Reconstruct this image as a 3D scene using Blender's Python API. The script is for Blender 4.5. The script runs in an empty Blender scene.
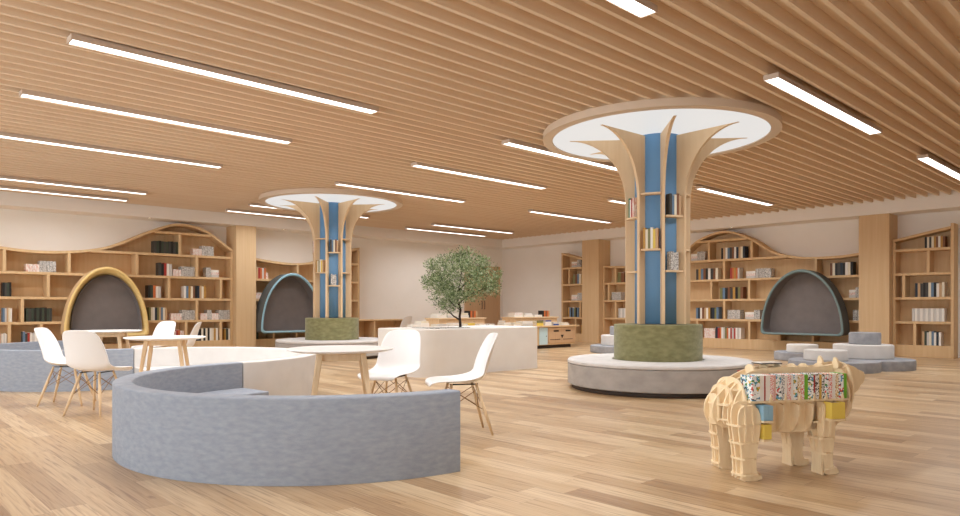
import bpy, bmesh, math, random
from mathutils import Vector, Matrix
C = bpy.context.scene.collection
PI = math.pi
random.seed(7)

# ---------------------------------------------------------------- camera frame
ANG = math.radians(46.6); CA, SA = math.cos(ANG), math.sin(ANG); EYE = 1.03
def P(f, r):                       # distance ahead of / right of the viewpoint -> room x, y
    return (f*CA + r*SA, f*SA - r*CA)
def head(f, r):                    # room angle of a direction given as ahead / right
    x, y = P(f, r); return math.atan2(y, x)

# ---------------------------------------------------------------- materials
def lin(h):
    h = h.lstrip('#'); v = [int(h[i:i+2], 16)/255 for i in (0, 2, 4)]
    return tuple((c/12.92 if c <= .04045 else ((c+.055)/1.055)**2.4) for c in v) + (1,)
def nmat(name):
    m = bpy.data.materials.new(name); m.use_nodes = True
    nt = m.node_tree; b = nt.nodes['Principled BSDF']
    return m, nt, b
def ramp(nt, stops):
    r = nt.nodes.new('ShaderNodeValToRGB'); e = r.color_ramp.elements
    while len(e) < len(stops): e.new(.5)
    for el, (p, c) in zip(e, stops): el.position = p; el.color = lin(c)
    return r
def noisy(name, c1, c2, scale=(8, 8, 8), detail=4, rough=.6, bump=0, lo=.3, hi=.7, spec=.4, bscale=None, sheen=0):
    m, nt, b = nmat(name)
    tc = nt.nodes.new('ShaderNodeTexCoord'); mp = nt.nodes.new('ShaderNodeMapping')
    mp.inputs['Scale'].default_value = scale
    nz = nt.nodes.new('ShaderNodeTexNoise'); nz.inputs['Scale'].default_value = 1; nz.inputs['Detail'].default_value = detail
    nt.links.new(tc.outputs['Object'], mp.inputs[0]); nt.links.new(mp.outputs[0], nz.inputs['Vector'])
    r = ramp(nt, [(lo, c1), (hi, c2)])
    nt.links.new(nz.outputs['Fac'], r.inputs[0]); nt.links.new(r.outputs[0], b.inputs['Base Color'])
    b.inputs['Roughness'].default_value = rough; b.inputs['Specular IOR Level'].default_value = spec
    if sheen: b.inputs['Sheen Weight'].default_value = sheen
    if bump:
        bp = nt.nodes.new('ShaderNodeBump'); bp.inputs['Strength'].default_value = bump; bp.inputs['Distance'].default_value = .01
        src = nz
        if bscale:
            src = nt.nodes.new('ShaderNodeTexNoise'); src.inputs['Scale'].default_value = bscale
            nt.links.new(tc.outputs['Object'], src.inputs['Vector'])
        nt.links.new(src.outputs['Fac'], bp.inputs['Height']); nt.links.new(bp.outputs[0], b.inputs['Normal'])
    return m
def glow(name, col, s):
    m, nt, b = nmat(name)
    b.inputs['Base Color'].default_value = (.05, .05, .05, 1); b.inputs['Emission Color'].default_value = lin(col)
    b.inputs['Emission Strength'].default_value = s
    return m
def floor_mat():
    m, nt, b = nmat('oak_planks'); N = nt.nodes.new; Lk = nt.links.new
    def mth(op, a, bb=None):
        n = N('ShaderNodeMath'); n.operation = op
        for i, v in enumerate((a, bb)):
            if v is None: continue
            if isinstance(v, (int, float)): n.inputs[i].default_value = v
            else: Lk(v, n.inputs[i])
        return n.outputs[0]
    tc = N('ShaderNodeTexCoord'); sp = N('ShaderNodeSeparateXYZ'); Lk(tc.outputs['Object'], sp.inputs[0])
    xs = mth('DIVIDE', sp.outputs[0], .165); row = mth('FLOOR', xs)
    w1 = N('ShaderNodeTexWhiteNoise'); w1.noise_dimensions = '1D'; Lk(row, w1.inputs['W'])
    ys = mth('ADD', mth('DIVIDE', sp.outputs[1], 1.35), mth('MULTIPLY', w1.outputs['Value'], 7.3)); pl = mth('FLOOR', ys)
    cb = N('ShaderNodeCombineXYZ'); Lk(row, cb.inputs[0]); Lk(pl, cb.inputs[1])
    w2 = N('ShaderNodeTexWhiteNoise'); w2.noise_dimensions = '2D'; Lk(cb.outputs[0], w2.inputs['Vector'])
    r = ramp(nt, [(0, FLOOR[0]), (.3, FLOOR[1]), (.65, FLOOR[2]), (1, FLOOR[3])]); Lk(w2.outputs['Value'], r.inputs[0])
    mp = N('ShaderNodeMapping'); mp.inputs['Scale'].default_value = (70, 2.4, 1); Lk(tc.outputs['Object'], mp.inputs[0])
    ad = N('ShaderNodeVectorMath'); ad.operation = 'ADD'; sc = N('ShaderNodeVectorMath'); sc.operation = 'SCALE'; sc.inputs['Scale'].default_value = 40
    Lk(w2.outputs['Color'], sc.inputs[0]); Lk(mp.outputs[0], ad.inputs[0]); Lk(sc.outputs[0], ad.inputs[1])
    nz = N('ShaderNodeTexNoise'); nz.inputs['Scale'].default_value = 1; nz.inputs['Detail'].default_value = 6; nz.inputs['Distortion'].default_value = .6
    Lk(ad.outputs[0], nz.inputs['Vector'])
    gr = ramp(nt, [(.3, '#a98d74'), (.47, '#ece3d8'), (.7, '#ffffff')]); Lk(nz.outputs['Fac'], gr.inputs[0])
    mx = N('ShaderNodeMix'); mx.data_type = 'RGBA'; mx.blend_type = 'MULTIPLY'; mx.inputs['Factor'].default_value = .75
    Lk(r.outputs[0], mx.inputs['A']); Lk(gr.outputs[0], mx.inputs['B'])
    # dark knots
    mp2 = N('ShaderNodeMapping'); mp2.inputs['Scale'].default_value = (9, 2.6, 1); Lk(tc.outputs['Object'], mp2.inputs[0])
    kn = N('ShaderNodeTexNoise'); kn.inputs['Scale'].default_value = 1; kn.inputs['Detail'].default_value = 3; Lk(mp2.outputs[0], kn.inputs['Vector'])
    kr = ramp(nt, [(.7, '#ffffff'), (.78, '#a07a5c')]); Lk(kn.outputs['Fac'], kr.inputs[0])
    mx2 = N('ShaderNodeMix'); mx2.data_type = 'RGBA'; mx2.blend_type = 'MULTIPLY'; mx2.inputs['Factor'].default_value = .8
    Lk(mx.outputs['Result'], mx2.inputs['A']); Lk(kr.outputs[0], mx2.inputs['B'])
    # joints
    fx = mth('FRACT', xs); fy = mth('FRACT', ys)
    j = mth('MAXIMUM', mth('LESS_THAN', fx, .014), mth('LESS_THAN', fy, .0018))
    mx3 = N('ShaderNodeMix'); mx3.data_type = 'RGBA'; Lk(mth('MULTIPLY', j, .55), mx3.inputs['Factor'])
    Lk(mx2.outputs['Result'], mx3.inputs['A']); mx3.inputs['B'].default_value = lin('#7d5f45')
    Lk(mx3.outputs['Result'], b.inputs['Base Color'])
    b.inputs['Roughness'].default_value = .31; b.inputs['Specular IOR Level'].default_value = .45
    bp = N('ShaderNodeBump'); bp.inputs['Strength'].default_value = .08; bp.inputs['Distance'].default_value = .004
    Lk(nz.outputs['Fac'], bp.inputs['Height']); Lk(bp.outputs[0], b.inputs['Normal'])
    return m
def spine_mat(name, base, marks, scale):
    """printed spine: a light ground with rows of little coloured marks"""
    m, nt, b = nmat(name); N = nt.nodes.new; Lk = nt.links.new
    tc = N('ShaderNodeTexCoord'); mp = N('ShaderNodeMapping'); mp.inputs['Scale'].default_value = scale
    oi = N('ShaderNodeObjectInfo'); ad = N('ShaderNodeVectorMath'); ad.operation = 'ADD'
    sc = N('ShaderNodeMath'); sc.operation = 'MULTIPLY'; sc.inputs[1].default_value = 60; Lk(oi.outputs['Random'], sc.inputs[0])
    Lk(tc.outputs['Object'], mp.inputs[0]); Lk(mp.outputs[0], ad.inputs[0]); Lk(sc.outputs[0], ad.inputs[1])
    nz = N('ShaderNodeTexNoise'); nz.inputs['Scale'].default_value = 1; nz.inputs['Detail'].default_value = 1; Lk(ad.outputs[0], nz.inputs['Vector'])
    n2 = N('ShaderNodeTexNoise'); n2.inputs['Scale'].default_value = .35; Lk(ad.outputs[0], n2.inputs['Vector'])
    st = [(0, base)]; k = len(marks)
    r2 = N('ShaderNodeValToRGB'); r2.color_ramp.interpolation = 'CONSTANT'; e = r2.color_ramp.elements
    while len(e) < k: e.new(.5)
    for i, c in enumerate(marks): e[i].position = .3 + .4*i/max(1, k); e[i].color = lin(c)
    e[0].position = 0
    Lk(n2.outputs['Fac'], r2.inputs[0])
    gt = N('ShaderNodeMath'); gt.operation = 'GREATER_THAN'; gt.inputs[1].default_value = .52; Lk(nz.outputs['Fac'], gt.inputs[0])
    mx = N('ShaderNodeMix'); mx.data_type = 'RGBA'; Lk(gt.outputs[0], mx.inputs['Factor'])
    mx.inputs['A'].default_value = lin(base); Lk(r2.outputs[0], mx.inputs['B']); Lk(mx.outputs['Result'], b.inputs['Base Color'])
    b.inputs['Roughness'].default_value = .5
    return m
def plain(name, col, rough=.5, spec=.4, metal=0):
    m = noisy(name, col, col, rough=rough, spec=spec); m.node_tree.nodes['Principled BSDF'].inputs['Metallic'].default_value = metal
    return m

FLOOR = ('#ab8d6b', '#bfa37f', '#ccb28d', '#d9c3a2')
M = dict(
 floor=floor_mat(),
 wall=noisy('wall_paint', '#ebe6df', '#efeae4', (1.5, 1.5, 1.5), rough=.85, spec=.2),
 slat=noisy('ceiling_oak', '#e2ccb1', '#e9d7bf', (.6, 25, 25), rough=.6, spec=.25),
 oak=noisy('bookcase_oak', '#d0ae82', '#d9ba90', (14, 14, 1.2), rough=.55, spec=.3),
 pillar=noisy('pillar_oak', '#d0b087', '#d8bb94', (18, 18, .7), rough=.55, spec=.3),
 fin=noisy('fin_oak', '#dabc96', '#e2c7a3', (12, 12, 1), rough=.5, spec=.3),
 pale=noisy('pale_wood', '#dcbf98', '#e6cdaa', (30, 30, 4), rough=.5, spec=.35),
 ply=noisy('plywood', '#e4cca4', '#f2dfbd', (22, 22, 5), rough=.55, spec=.3),
 white=plain('white_plastic', '#efeeee', .32, .5),
 tabletop=plain('white_tabletop', '#f1efed', .35, .45),
 felt=noisy('grey_felt', '#8a92a0', '#a2a8b2', (17, 17, 44), 12, .9, .25, .2, .8, .15, 260, .1),
 ivory=noisy('ivory_felt', '#d0cdca', '#d8d5d2', (6, 6, 6), 5, .85, .1, .3, .7, .2, 200),
 counter=noisy('white_lacquer', '#d9d4cf', '#dfdbd6', (3, 3, 3), rough=.45, spec=.4),
 stone=noisy('taupe_felt', '#a19c98', '#b3aeaa', (5, 5, 9), 6, .88, .2, .3, .7, .2, 200),
 cushion=noisy('light_cushion', '#c9c6c4', '#d6d3d1', (7, 7, 7), 5, .9, .1, .3, .7, .2, 200),
 slate=noisy('slate_felt', '#8f9197', '#a3a5aa', (9, 9, 9), 6, .9, .2, .3, .7, .2, 200),
 olive=noisy('olive_felt', '#777450', '#918e68', (9, 9, 20), 6, .95, .3, .3, .7, .1, 200, .2),
 blue=noisy('blue_panel', '#6793be', '#6f9bc5', (4, 4, 1), rough=.55, spec=.3),
 toe=plain('dark_plinth', '#4a403a', .7),
 pod=noisy('charcoal_lining', '#756e6c', '#7d7674', (5, 5, 5), rough=.85, spec=.2),
 podshell=noisy('charcoal_shell', '#545554', '#5c5d5b', (5, 5, 5), rough=.8, spec=.2),
 teal=plain('grey_teal_rim', '#74898a', .5), sky=plain('pale_blue_rim', '#8db4c4', .5),
 yellow=noisy('yellow_rim', '#e2c27c', '#e9cc8c', (6, 6, 6), rough=.6),
 housing=plain('lamp_housing', '#c9b7a6', .5), rim=plain('canopy_rim', '#d6c4b0', .6),
 black=plain('black_metal', '#2a2522', .5), lblue=plain('pale_blue_door', '#bcd5da', .5),
 bark=noisy('bark', '#241b16', '#3a2c22', (20, 20, 20), rough=.9), gravel=noisy('gravel', '#8f8b86', '#d8d5d0', (60, 60, 60), 2, .9, .5),
 door=noisy('door_oak', '#c09c78', '#c8a682', (16, 16, .8), rough=.5, spec=.3),
 page=plain('paper', '#e9e4da', .8, .2), brass=plain('wire', '#8a6a48', .4, .5, .3),
 strip=glow('strip_diffuser', '#fffdfa', 3.0), disc=glow('canopy_diffuser', '#fffefc', .62), spot=glow('spot_lens', '#fff6e6', 3.0),
)
def leaf_mat():
    m, nt, b = nmat('olive_leaf'); N = nt.nodes.new
    g = N('ShaderNodeNewGeometry'); r = ramp(nt, [(0, '#3c4f2c'), (.4, '#657c49'), (.75, '#98aa7a'), (1, '#cdd6b8')])
    nt.links.new(g.outputs['Random Per Island'], r.inputs[0]); nt.links.new(r.outputs[0], b.inputs['Base Color'])
    b.inputs['Roughness'].default_value = .5
    return m
M['leaf'] = leaf_mat()
BOOK = {}
for n, c in [('black', '#22211f'), ('navy', '#26313f'), ('charcoal', '#45433f'), ('dark green', '#3c463a'), ('green', '#2f6a45'), ('cream', '#e2d9c4'), ('white', '#e8e4dd'),
             ('ochre', '#b98d45'), ('olive', '#7c7a4e'), ('brown', '#7d5236'), ('tan', '#c3a27c'), ('red', '#a83a33'), ('orange', '#c9703e'), ('yellow', '#e2c75c'),
             ('light blue', '#8fb6cb'), ('blue', '#2c4f9a'), ('steel blue', '#66809a'), ('pink', '#dcaea2'), ('lime green', '#6fae33'), ('pale grey', '#c9c6c2'), ('gold', '#cfa750')]:
    BOOK[n] = plain('cover_' + n.replace(' ', '_'), c, .5)
BOOK['grey patterned'] = spine_mat('cover_grey_pattern', '#d6d2cd', ['#6a6864', '#85827e'], (110, 110, 60))
BOOK['pink and white'] = spine_mat('cover_pink_white', '#e9e2dc', ['#dba99a', '#e3c3b8'], (90, 90, 24))
BOOK['multicoloured'] = spine_mat('cover_scene', '#eef0ee', ['#e6b04a', '#4e8a3b', '#5d9fc4', '#33312e', '#d9574f'], (50, 50, 70))
BOOK['red lettered white'] = spine_mat('cover_red_print', '#f1eeea', ['#d0453f', '#e07d6c'], (240, 240, 170))
BOOK['black and white'] = spine_mat('cover_black_print', '#f0eeea', ['#1d1c1b', '#30302e'], (190, 190, 110))
BOOK['gold dotted white'] = spine_mat('cover_gold_print', '#f0ebdd', ['#d3a840', '#b77f2b'], (220, 220, 120))

# ---------------------------------------------------------------- mesh helpers
class MB:
    def __init__(s): s.bm = bmesh.new()
    def quad(s, vs, mi=0):
        f = s.bm.faces.new([s.bm.verts.new(v) for v in vs]); f.material_index = mi
    def box(s, x0, x1, y0, y1, z0, z1, mi=0, T=None):
        v = [s.bm.verts.new(T @ Vector(p) if T else p) for p in
             [(x0,y0,z0),(x1,y0,z0),(x1,y1,z0),(x0,y1,z0),(x0,y0,z1),(x1,y0,z1),(x1,y1,z1),(x0,y1,z1)]]
        for q in ((3,2,1,0),(4,5,6,7),(0,1,5,4),(1,2,6,5),(2,3,7,6),(3,0,4,7)):
            f = s.bm.faces.new([v[i] for i in q]); f.material_index = mi
        return s
    def prism(s, poly, fn, a, b, mi=0):
        """poly (u, v) swept from w=a to w=b; fn(u, v, w) -> point"""
        lo = [s.bm.verts.new(fn(u, v, a)) for u, v in poly]; hi = [s.bm.verts.new(fn(u, v, b)) for u, v in poly]
        n = len(poly)
        for i in range(n):
            f = s.bm.faces.new((lo[i], lo[(i+1) % n], hi[(i+1) % n], hi[i])); f.material_index = mi
        for ring in (lo[::-1], hi):
            f = s.bm.faces.new(ring); f.material_index = mi
        return s
    def rings(s, rs, closed=True, caps=True, mi=0, smooth=True, wrap=False):
        vs = [[s.bm.verts.new(p) for p in r] for r in rs]; n = len(vs[0])
        pairs = list(zip(vs, vs[1:])) + ([(vs[-1], vs[0])] if wrap else [])
        for a, b in pairs:
            for i in range(n if closed else n-1):
                f = s.bm.faces.new((a[i], a[(i+1) % n], b[(i+1) % n], b[i])); f.material_index = mi; f.smooth = smooth
        if caps and not wrap:
            for r in (vs[0][::-1], vs[-1]):
                f = s.bm.faces.new(r); f.material_index = mi
        return s
    def tube(s, pts, rad, n=8, mi=0):
        pts = [Vector(p) for p in pts]; rs = rad if isinstance(rad, (list, tuple)) else [rad]*len(pts)
        out = []; up = Vector((0, 0, 1)); last = None
        for i, p in enumerate(pts):
            d = (pts[min(i+1, len(pts)-1)] - pts[max(i-1, 0)]).normalized()
            a = last if last is not None else (up.cross(d) if abs(d.z) < .95 else Vector((1, 0, 0)).cross(d))
            a = (a - d*a.dot(d)).normalized(); last = a; b = d.cross(a)
            out.append([p + (a*math.cos(2*PI*k/n) + b*math.sin(2*PI*k/n))*rs[i] for k in range(n)])
        return s.rings(out, mi=mi)
    def lathe(s, prof, n=64, mi=0, cx=0, cy=0, wrap=False, smooth=True):
        """profile of (r, z); wrap closes it into a ring"""
        cols = []
        for k in range(n):
            c, t = math.cos(2*PI*k/n), math.sin(2*PI*k/n)
            cols.append([s.bm.verts.new((cx + r*c, cy + r*t, z)) for r, z in prof])
        m = len(prof)
        for k in range(n):
            a, b = cols[k], cols[(k+1) % n]
            for i in range(m if wrap else m-1):
                f = s.bm.faces.new((a[i], b[i], b[(i+1) % m], a[(i+1) % m])); f.material_index = mi; f.smooth = smooth
        if not wrap:
            for i in (0, m-1):
                if prof[i][0] > 1e-6:
                    f = s.bm.faces.new([c[i] for c in (cols if i else cols[::-1])]); f.material_index = mi
        return s
    def build(s, name, mat, parent=None, loc=None, rotz=0, bevel=0, kind=None, recalc=True, merge=0):
        if merge: bmesh.ops.remove_doubles(s.bm, verts=s.bm.verts, dist=merge)
        if recalc: bmesh.ops.recalc_face_normals(s.bm, faces=s.bm.faces)
        me = bpy.data.meshes.new(name); s.bm.to_mesh(me); s.bm.free()
        for m in (mat if isinstance(mat, (list, tuple)) else [mat]): me.materials.append(m)
        o = bpy.data.objects.new(name, me); C.objects.link(o)
        if parent: o.parent = parent
        if loc: o.location = loc
        o.rotation_euler.z = rotz
        if bevel:
            bv = o.modifiers.new('bevel', 'BEVEL'); bv.width = bevel; bv.segments = 2; bv.limit_method = 'ANGLE'; bv.angle_limit = math.radians(40)
        if kind: o['kind'] = kind
        return o
def sharp(o, deg=35):
    bm = bmesh.new(); bm.from_mesh(o.data)
    for e in bm.edges:
        if len(e.link_faces) == 2 and e.calc_face_angle(0) > math.radians(deg): e.smooth = False
    bm.to_mesh(o.data); bm.free(); return o
def tag(o, label, cat, group=None):
    o['label'] = label; o['category'] = cat
    if group: o['group'] = group
    return o
def thing(name, label, cat, loc=(0, 0, 0), rotz=0, group=None):
    o = bpy.data.objects.new(name, None); C.objects.link(o); o.empty_display_size = .1
    o.location = loc; o.rotation_euler = (0, 0, rotz)
    return tag(o, label, cat, group)
def dup(root, loc, rotz, label):
    r = root.copy(); C.objects.link(r); r.location = loc; r.rotation_euler = (0, 0, rotz); r['label'] = label
    for ch in list(root.children):
        c = ch.copy(); C.objects.link(c); c.parent = r
        for g in list(ch.children):
            d = g.copy(); C.objects.link(d); d.parent = c
    return r
def spline(pts, n=12):
    out = []
    for i in range(len(pts)-1):
        p0 = pts[max(i-1, 0)]; p1 = pts[i]; p2 = pts[i+1]; p3 = pts[min(i+2, len(pts)-1)]
        for k in range(n):
            t = k/n
            m1 = [(b-a)/((p2[0]-p0[0]) or 1)*(p2[0]-p1[0]) for a, b in zip(p0, p2)]
            m2 = [(b-a)/((p3[0]-p1[0]) or 1)*(p2[0]-p1[0]) for a, b in zip(p1, p3)]
            h = (2*t**3-3*t*t+1, t**3-2*t*t+t, -2*t**3+3*t*t, t**3-t*t)
            out.append(tuple(h[0]*p1[j]+h[1]*m1[j]+h[2]*p2[j]+h[3]*m2[j] for j in range(2)))
    out.append(tuple(pts[-1])); return out
def at(curve, s):
    for a, b in zip(curve, curve[1:]):
        if min(a[0], b[0]) <= s <= max(a[0], b[0]) and a[0] != b[0]:
            t = (s-a[0])/(b[0]-a[0]); return a[1] + t*(b[1]-a[1])
    return curve[0][1] if abs(s-curve[0][0]) < abs(s-curve[-1][0]) else curve[-1][1]
ORD = ['first', 'second', 'third', 'fourth', 'fifth', 'sixth', 'seventh', 'eighth', 'ninth', 'tenth', 'eleventh', 'twelfth', 'thirteenth', 'fourteenth', 'fifteenth',
       'sixteenth', 'seventeenth', 'eighteenth', 'nineteenth', 'twentieth', 'twenty-first', 'twenty-second', 'twenty-third', 'twenty-fourth', 'twenty-fifth', 'twenty-sixth']
FAR_GROUPS = set()
FAR = MB(); FARM = []                # the smallest, farthest books: one object
def book(col, w, d, h, loc, rotz, label, group, flat=False, name='book'):
    """upright: width x, depth y (spine at y=0), height z; flat: lying, spine at y=0"""
    if group in FAR_GROUPS:
        Tm = Matrix.Translation(loc) @ Matrix.Rotation(rotz, 4, 'Z')
        for mm in (BOOK[col], M['page']):
            if mm not in FARM: FARM.append(mm)
        a, e = FARM.index(BOOK[col]), FARM.index(M['page'])
        FAR.box(-w/2, w/2, 0, d, 0, h-.006, a, Tm)
        if not flat: FAR.box(-w/2+.004, w/2-.004, .004, d-.006, h-.006, h-.001, e, Tm)
        return None
    mb = MB(); t = .0025 if min(w, h) < .03 else .004
    if flat:   # w along x, d along y, h thickness
        mb.box(-w/2, w/2, 0, d, 0, t).box(-w/2, w/2, 0, d, h-t, h).box(-w/2, w/2, 0, t, t, h-t)
        mb.box(-w/2+.006, w/2-.006, t, d-.006, t, h-t, 1)
    else:
        mb.box(-w/2, -w/2+t, 0, d, 0, h).box(w/2-t, w/2, 0, d, 0, h).box(-w/2+t, w/2-t, 0, t, 0, h)
        mb.box(-w/2+t, w/2-t, t, d-.006, .004, h-.006, 1)
    o = mb.build(name, [BOOK[col], M['page']], loc=loc, rotz=rotz)
    return tag(o, label, 'book', group)
# ---------------------------------------------------------------- the room
LAMP, SPREAD = 47, 150
WX, WY, BX, BY, TOP, SL = 17.0, 16.85, 16.4, 16.25, 3.43, 3.31
def struct(mb, name, m, **k): return mb.build(name, m, kind='structure', **k)
struct(MB().box(-4, WX+.15, -4, WY+.15, -.12, 0), 'floor', M['floor'])
mb = MB().box(-4, WX+.15, -4, WY+.15, TOP, TOP+.1)
y = 3.561 - .203*36
while y < BY-.02:
    mb.box(-4, BX-.002, y+.006, y+.046, SL, TOP+.01); y += .203
struct(mb, 'ceiling', M['slat'])
struct(MB().box(-4, WX+.15, WY, WY+.15, 0, TOP), 'wall_left', M['wall'])
struct(MB().box(WX, WX+.15, -4, WY, 0, TOP), 'wall_right', M['wall'])
struct(MB().box(-4, WX+.15, -4.15, -4, 0, TOP), 'wall_near_unseen', M['wall'])  # out of view, added so daylight comes mainly from the open left side
struct(MB().box(-4, WX, BY, WY, 3.05, TOP), 'trim_1', M['wall'])      # dropped bulkheads over the bookcases
struct(MB().box(BX, WX, -4, BY, 3.05, TOP), 'trim_2', M['wall'])
struct(MB().box(WX-.015, WX, -4, 3.5, 0, .09), 'baseboard_right', M['wall'])
struct(MB().box(WX-.015, WX, 13.95, WY, 0, .09), 'baseboard_back', M['wall'])
struct(MB().box(11.0, 15.2, WY-.015, WY, 0, .09), 'baseboard_left', M['wall'])
# door in the left wall
D = thing('door_1', 'double oak door at the far end of the left wall', 'door', (15.22, WY, 0)); D['kind'] = 'structure'
MB().box(0, .08, -.06, -.001, 0, 2.44).box(1.53, 1.61, -.06, -.001, 0, 2.44).box(.08, 1.53, -.06, -.001, 2.36, 2.44).build('door_frame', M['door'], D)
for a, b in ((.082, .803), (.807, 1.528)):
    l = MB().box(a, b, -.035, -.001, .005, 2.357).build('door_leaf', M['door'], D)
    hx = b-.06 if a < .5 else a+.06
    MB().tube([(hx, -.037, 1.0), (hx, -.075, 1.0), (hx, -.075, 1.25), (hx, -.037, 1.25)], .01).build('door_handle', M['black'], l)
# pillars standing from floor to bulkhead
def pillar(label, x0, x1, y0, y1):
    o = MB().box(x0, x1, y0, y1, 0, 3.048).build('pillar', M['pillar'], bevel=.004)
    tag(o, label, 'pillar', None)
pillar('square oak-clad pillar between the grey pod bookcase and the rightmost slanted bookcase', BX+.02, WX-.002, 4.685, 5.285)
pillar('square oak-clad pillar beside the narrow far bookcase, behind the round column', BX+.02, WX-.002, 12.305, 12.92)
pillar('square oak-clad pillar between the yellow pod and blue pod bookcases', 7.225, 7.735, BY+.02, WY-.002)
# recessed spots in the bulkheads
for k, (x, y, lb) in enumerate([(5.24, 16.31, 'tiny recessed spotlight above the crest of the yellow pod bookcase'), (8.5, 16.31, 'tiny recessed spotlight above the blue pod bookcase'),
                   (16.46, 8.23, 'tiny recessed spotlight above the crest of the grey pod bookcase'), (16.41+.05, 5.0, 'tiny recessed spotlight over the wide right pillar')]):
    t = thing('downlight', lb, 'spotlight', (x, y, 3.05), 0, 'bulkhead spotlights')
    MB().lathe([(.03, -.001), (.045, -.001), (.045, -.006), (.03, -.006)], 16, wrap=True).build('trim_ring', M['housing'], t)
    MB().lathe([(.03, -.001), (.03, -.004)], 16).build('lens', M['spot'], t)

# ---------------------------------------------------------------- ceiling strip lamps
rows = [(2.934, 'first'), (6.553, 'second'), (8.56, 'third'), (10.81, 'fourth'), (14.34, 'fifth'), (15.52, 'sixth')]
cols = [(1.467, 4.548, 'left'), (6.67, 9.75, 'middle'), (11.83, 14.9, 'right')]
for y, rn in rows:
    for a, b, cn in cols:
        w = b-a; z = SL-.051
        t = thing('strip_light', f'long white ceiling strip light, {cn} column, {rn} row counted from the near side', 'ceiling light', (a, y-.075, z), 0, 'ceiling strip lights')
        MB().box(0, .012, 0, .15, 0, .05).box(w-.012, w, 0, .15, 0, .05).box(.012, w-.012, 0, .008, 0, .05).box(.012, w-.012, .142, .15, 0, .05).box(.012, w-.012, .008, .142, .03, .05).build('housing', M['housing'], t)
        MB().box(.012, w-.012, .008, .142, .006, .028).build('diffuser', M['strip'], t)
        L = bpy.data.lights.new('strip_lamp', 'AREA'); L.shape = 'RECTANGLE'; L.size = w-.03; L.size_y = .13; L.energy = LAMP*(.45 if y > 14 else 1); L.spread = math.radians(SPREAD); L.color = (.94, .975, 1)
        lo = bpy.data.objects.new('strip_lamp', L); C.objects.link(lo); lo.parent = t; lo.location = (w/2, .075, .003)

# ---------------------------------------------------------------- bookcases along the walls
UPS = {}
SHZ = {'P': .25, 'B': .75, 'C': 1.26, 'D': 1.77, 'E': 2.28, 'F': 2.79}
def mapL(s, t, z): return (s, 16.45+t, z)
def mapR(s, t, z): return (16.62+t, s, z)
def bookcase(label, fn, s0, s1, curve, depth, uprights, crest=(), side_top=None, flat_top=None):
    w = 'L' if fn is mapL else 'R'
    base = fn((s0+s1)/2, 0, 0)
    t = thing('bookcase', label, 'bookcase', base)
    T = .055; key = 'YBGEN'[len(UPS)]; UPS[key] = {k: list(uprights.get(k, [])) + [min(s0, s1)+T/2, max(s0, s1)-T/2] for k in 'PBCDEF'}
    f = lambda s, tt, z: tuple(Vector(fn(s, tt, z)) - Vector(base))
    def board(name, sa, sb, za, zb, ta=0, tb=depth-.02, parent=t):
        m = MB(); m.prism([(sa, za), (sb, za), (sb, zb), (sa, zb)], lambda u, v, q: f(u, q, v), ta, tb)
        return m.build(name, M['oak'], parent, bevel=.003)
    zc = lambda s: at(curve, s) - T
    # curved top board
    n = len(curve); outl = [(s, z) for s, z in curve] + [(s, z-T) for s, z in reversed(curve)]
    m = MB()
    rs = [[f(s, 0, z), f(s, depth, z), f(s, depth, z-T), f(s, 0, z-T)] for s, z in curve]
    sharp(m.rings(rs).build('top_board', M['oak'], t))
    # back
    m = MB()
    for a, b in zip(curve, curve[1:]):
        m.quad([f(a[0], depth-.015, .2), f(b[0], depth-.015, .2), f(b[0], depth-.015, b[1]-.02), f(a[0], depth-.015, a[1]-.02)])
        m.quad([f(a[0], depth-.003, .2), f(a[0], depth-.003, a[1]-.02), f(b[0], depth-.003, b[1]-.02), f(b[0], depth-.003, .2)])
    m.build('back_panel', M['oak'], t, recalc=False)
    lo, hi = min(s0, s1), max(s0, s1)
    for i, (a, b) in enumerate(((lo, lo+T), (hi-T, hi))):
        zt = min(zc(a), zc(b))
        if side_top and side_top[i]: zt = side_top[i]
        board('side_panel', a, b, 0, zt, 0, depth-.017)
    board('plinth', lo+T, hi-T, 0, SHZ['P'], 0.004, depth-.02)
    for k in 'BCDEF':
        z = SHZ[k]; run = None
        ss = [lo+T + (hi-lo-2*T)*i/160 for i in range(161)]
        if k == 'F' and not crest: continue
        ok = [zc(s) > z - T + .012 for s in ss]
        i = 0
        while i < len(ss):
            if ok[i]:
                j = i
                while j+1 < len(ss) and ok[j+1]: j += 1
                if ss[j]-ss[i] > .12: board('shelf', ss[i], ss[j], z-T, z, 0.003)
                i = j+1
            else: i += 1
    order = 'PBCDEF'
    for k, lst in uprights.items():
        for s in lst:
            z0 = SHZ[k]; nx = order[order.index(k)+1] if k != 'F' else None
            z1 = SHZ[nx]-T if nx else 9
            z1 = min(z1, zc(s-T/2), zc(s+T/2))
            if nx == 'F' and not crest: z1 = min(zc(s-T/2), zc(s+T/2))
            if z1-z0 > .05: board('upright', s-T/2, s+T/2, z0, z1)
    return t
cY = spline([(1.2, 2.62), (1.8, 2.42), (2.47, 2.257), (3.4, 2.213), (4.416, 2.37), (5.321, 2.784), (5.9, 2.99), (6.54, 2.89), (7.22, 2.45)])
bookcase('oak bookcase with a wavy crest behind the yellow-rimmed pod', mapL, 1.2, 7.22, cY, .38,
  dict(D=[2.555, 3.69, 5.025, 6.351], E=[5.96], C=[2.1, 3.31, 4.6, 5.713, 6.927], B=[1.9, 2.857, 4.0, 6.351], P=[2.638, 3.186, 3.9, 4.7, 6.1, 6.927]), True)
cB = spline([(7.74, 2.3), (8.3, 2.23), (8.95, 2.208), (9.6, 2.3), (10.3, 2.55), (10.89, 2.73)])
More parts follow.
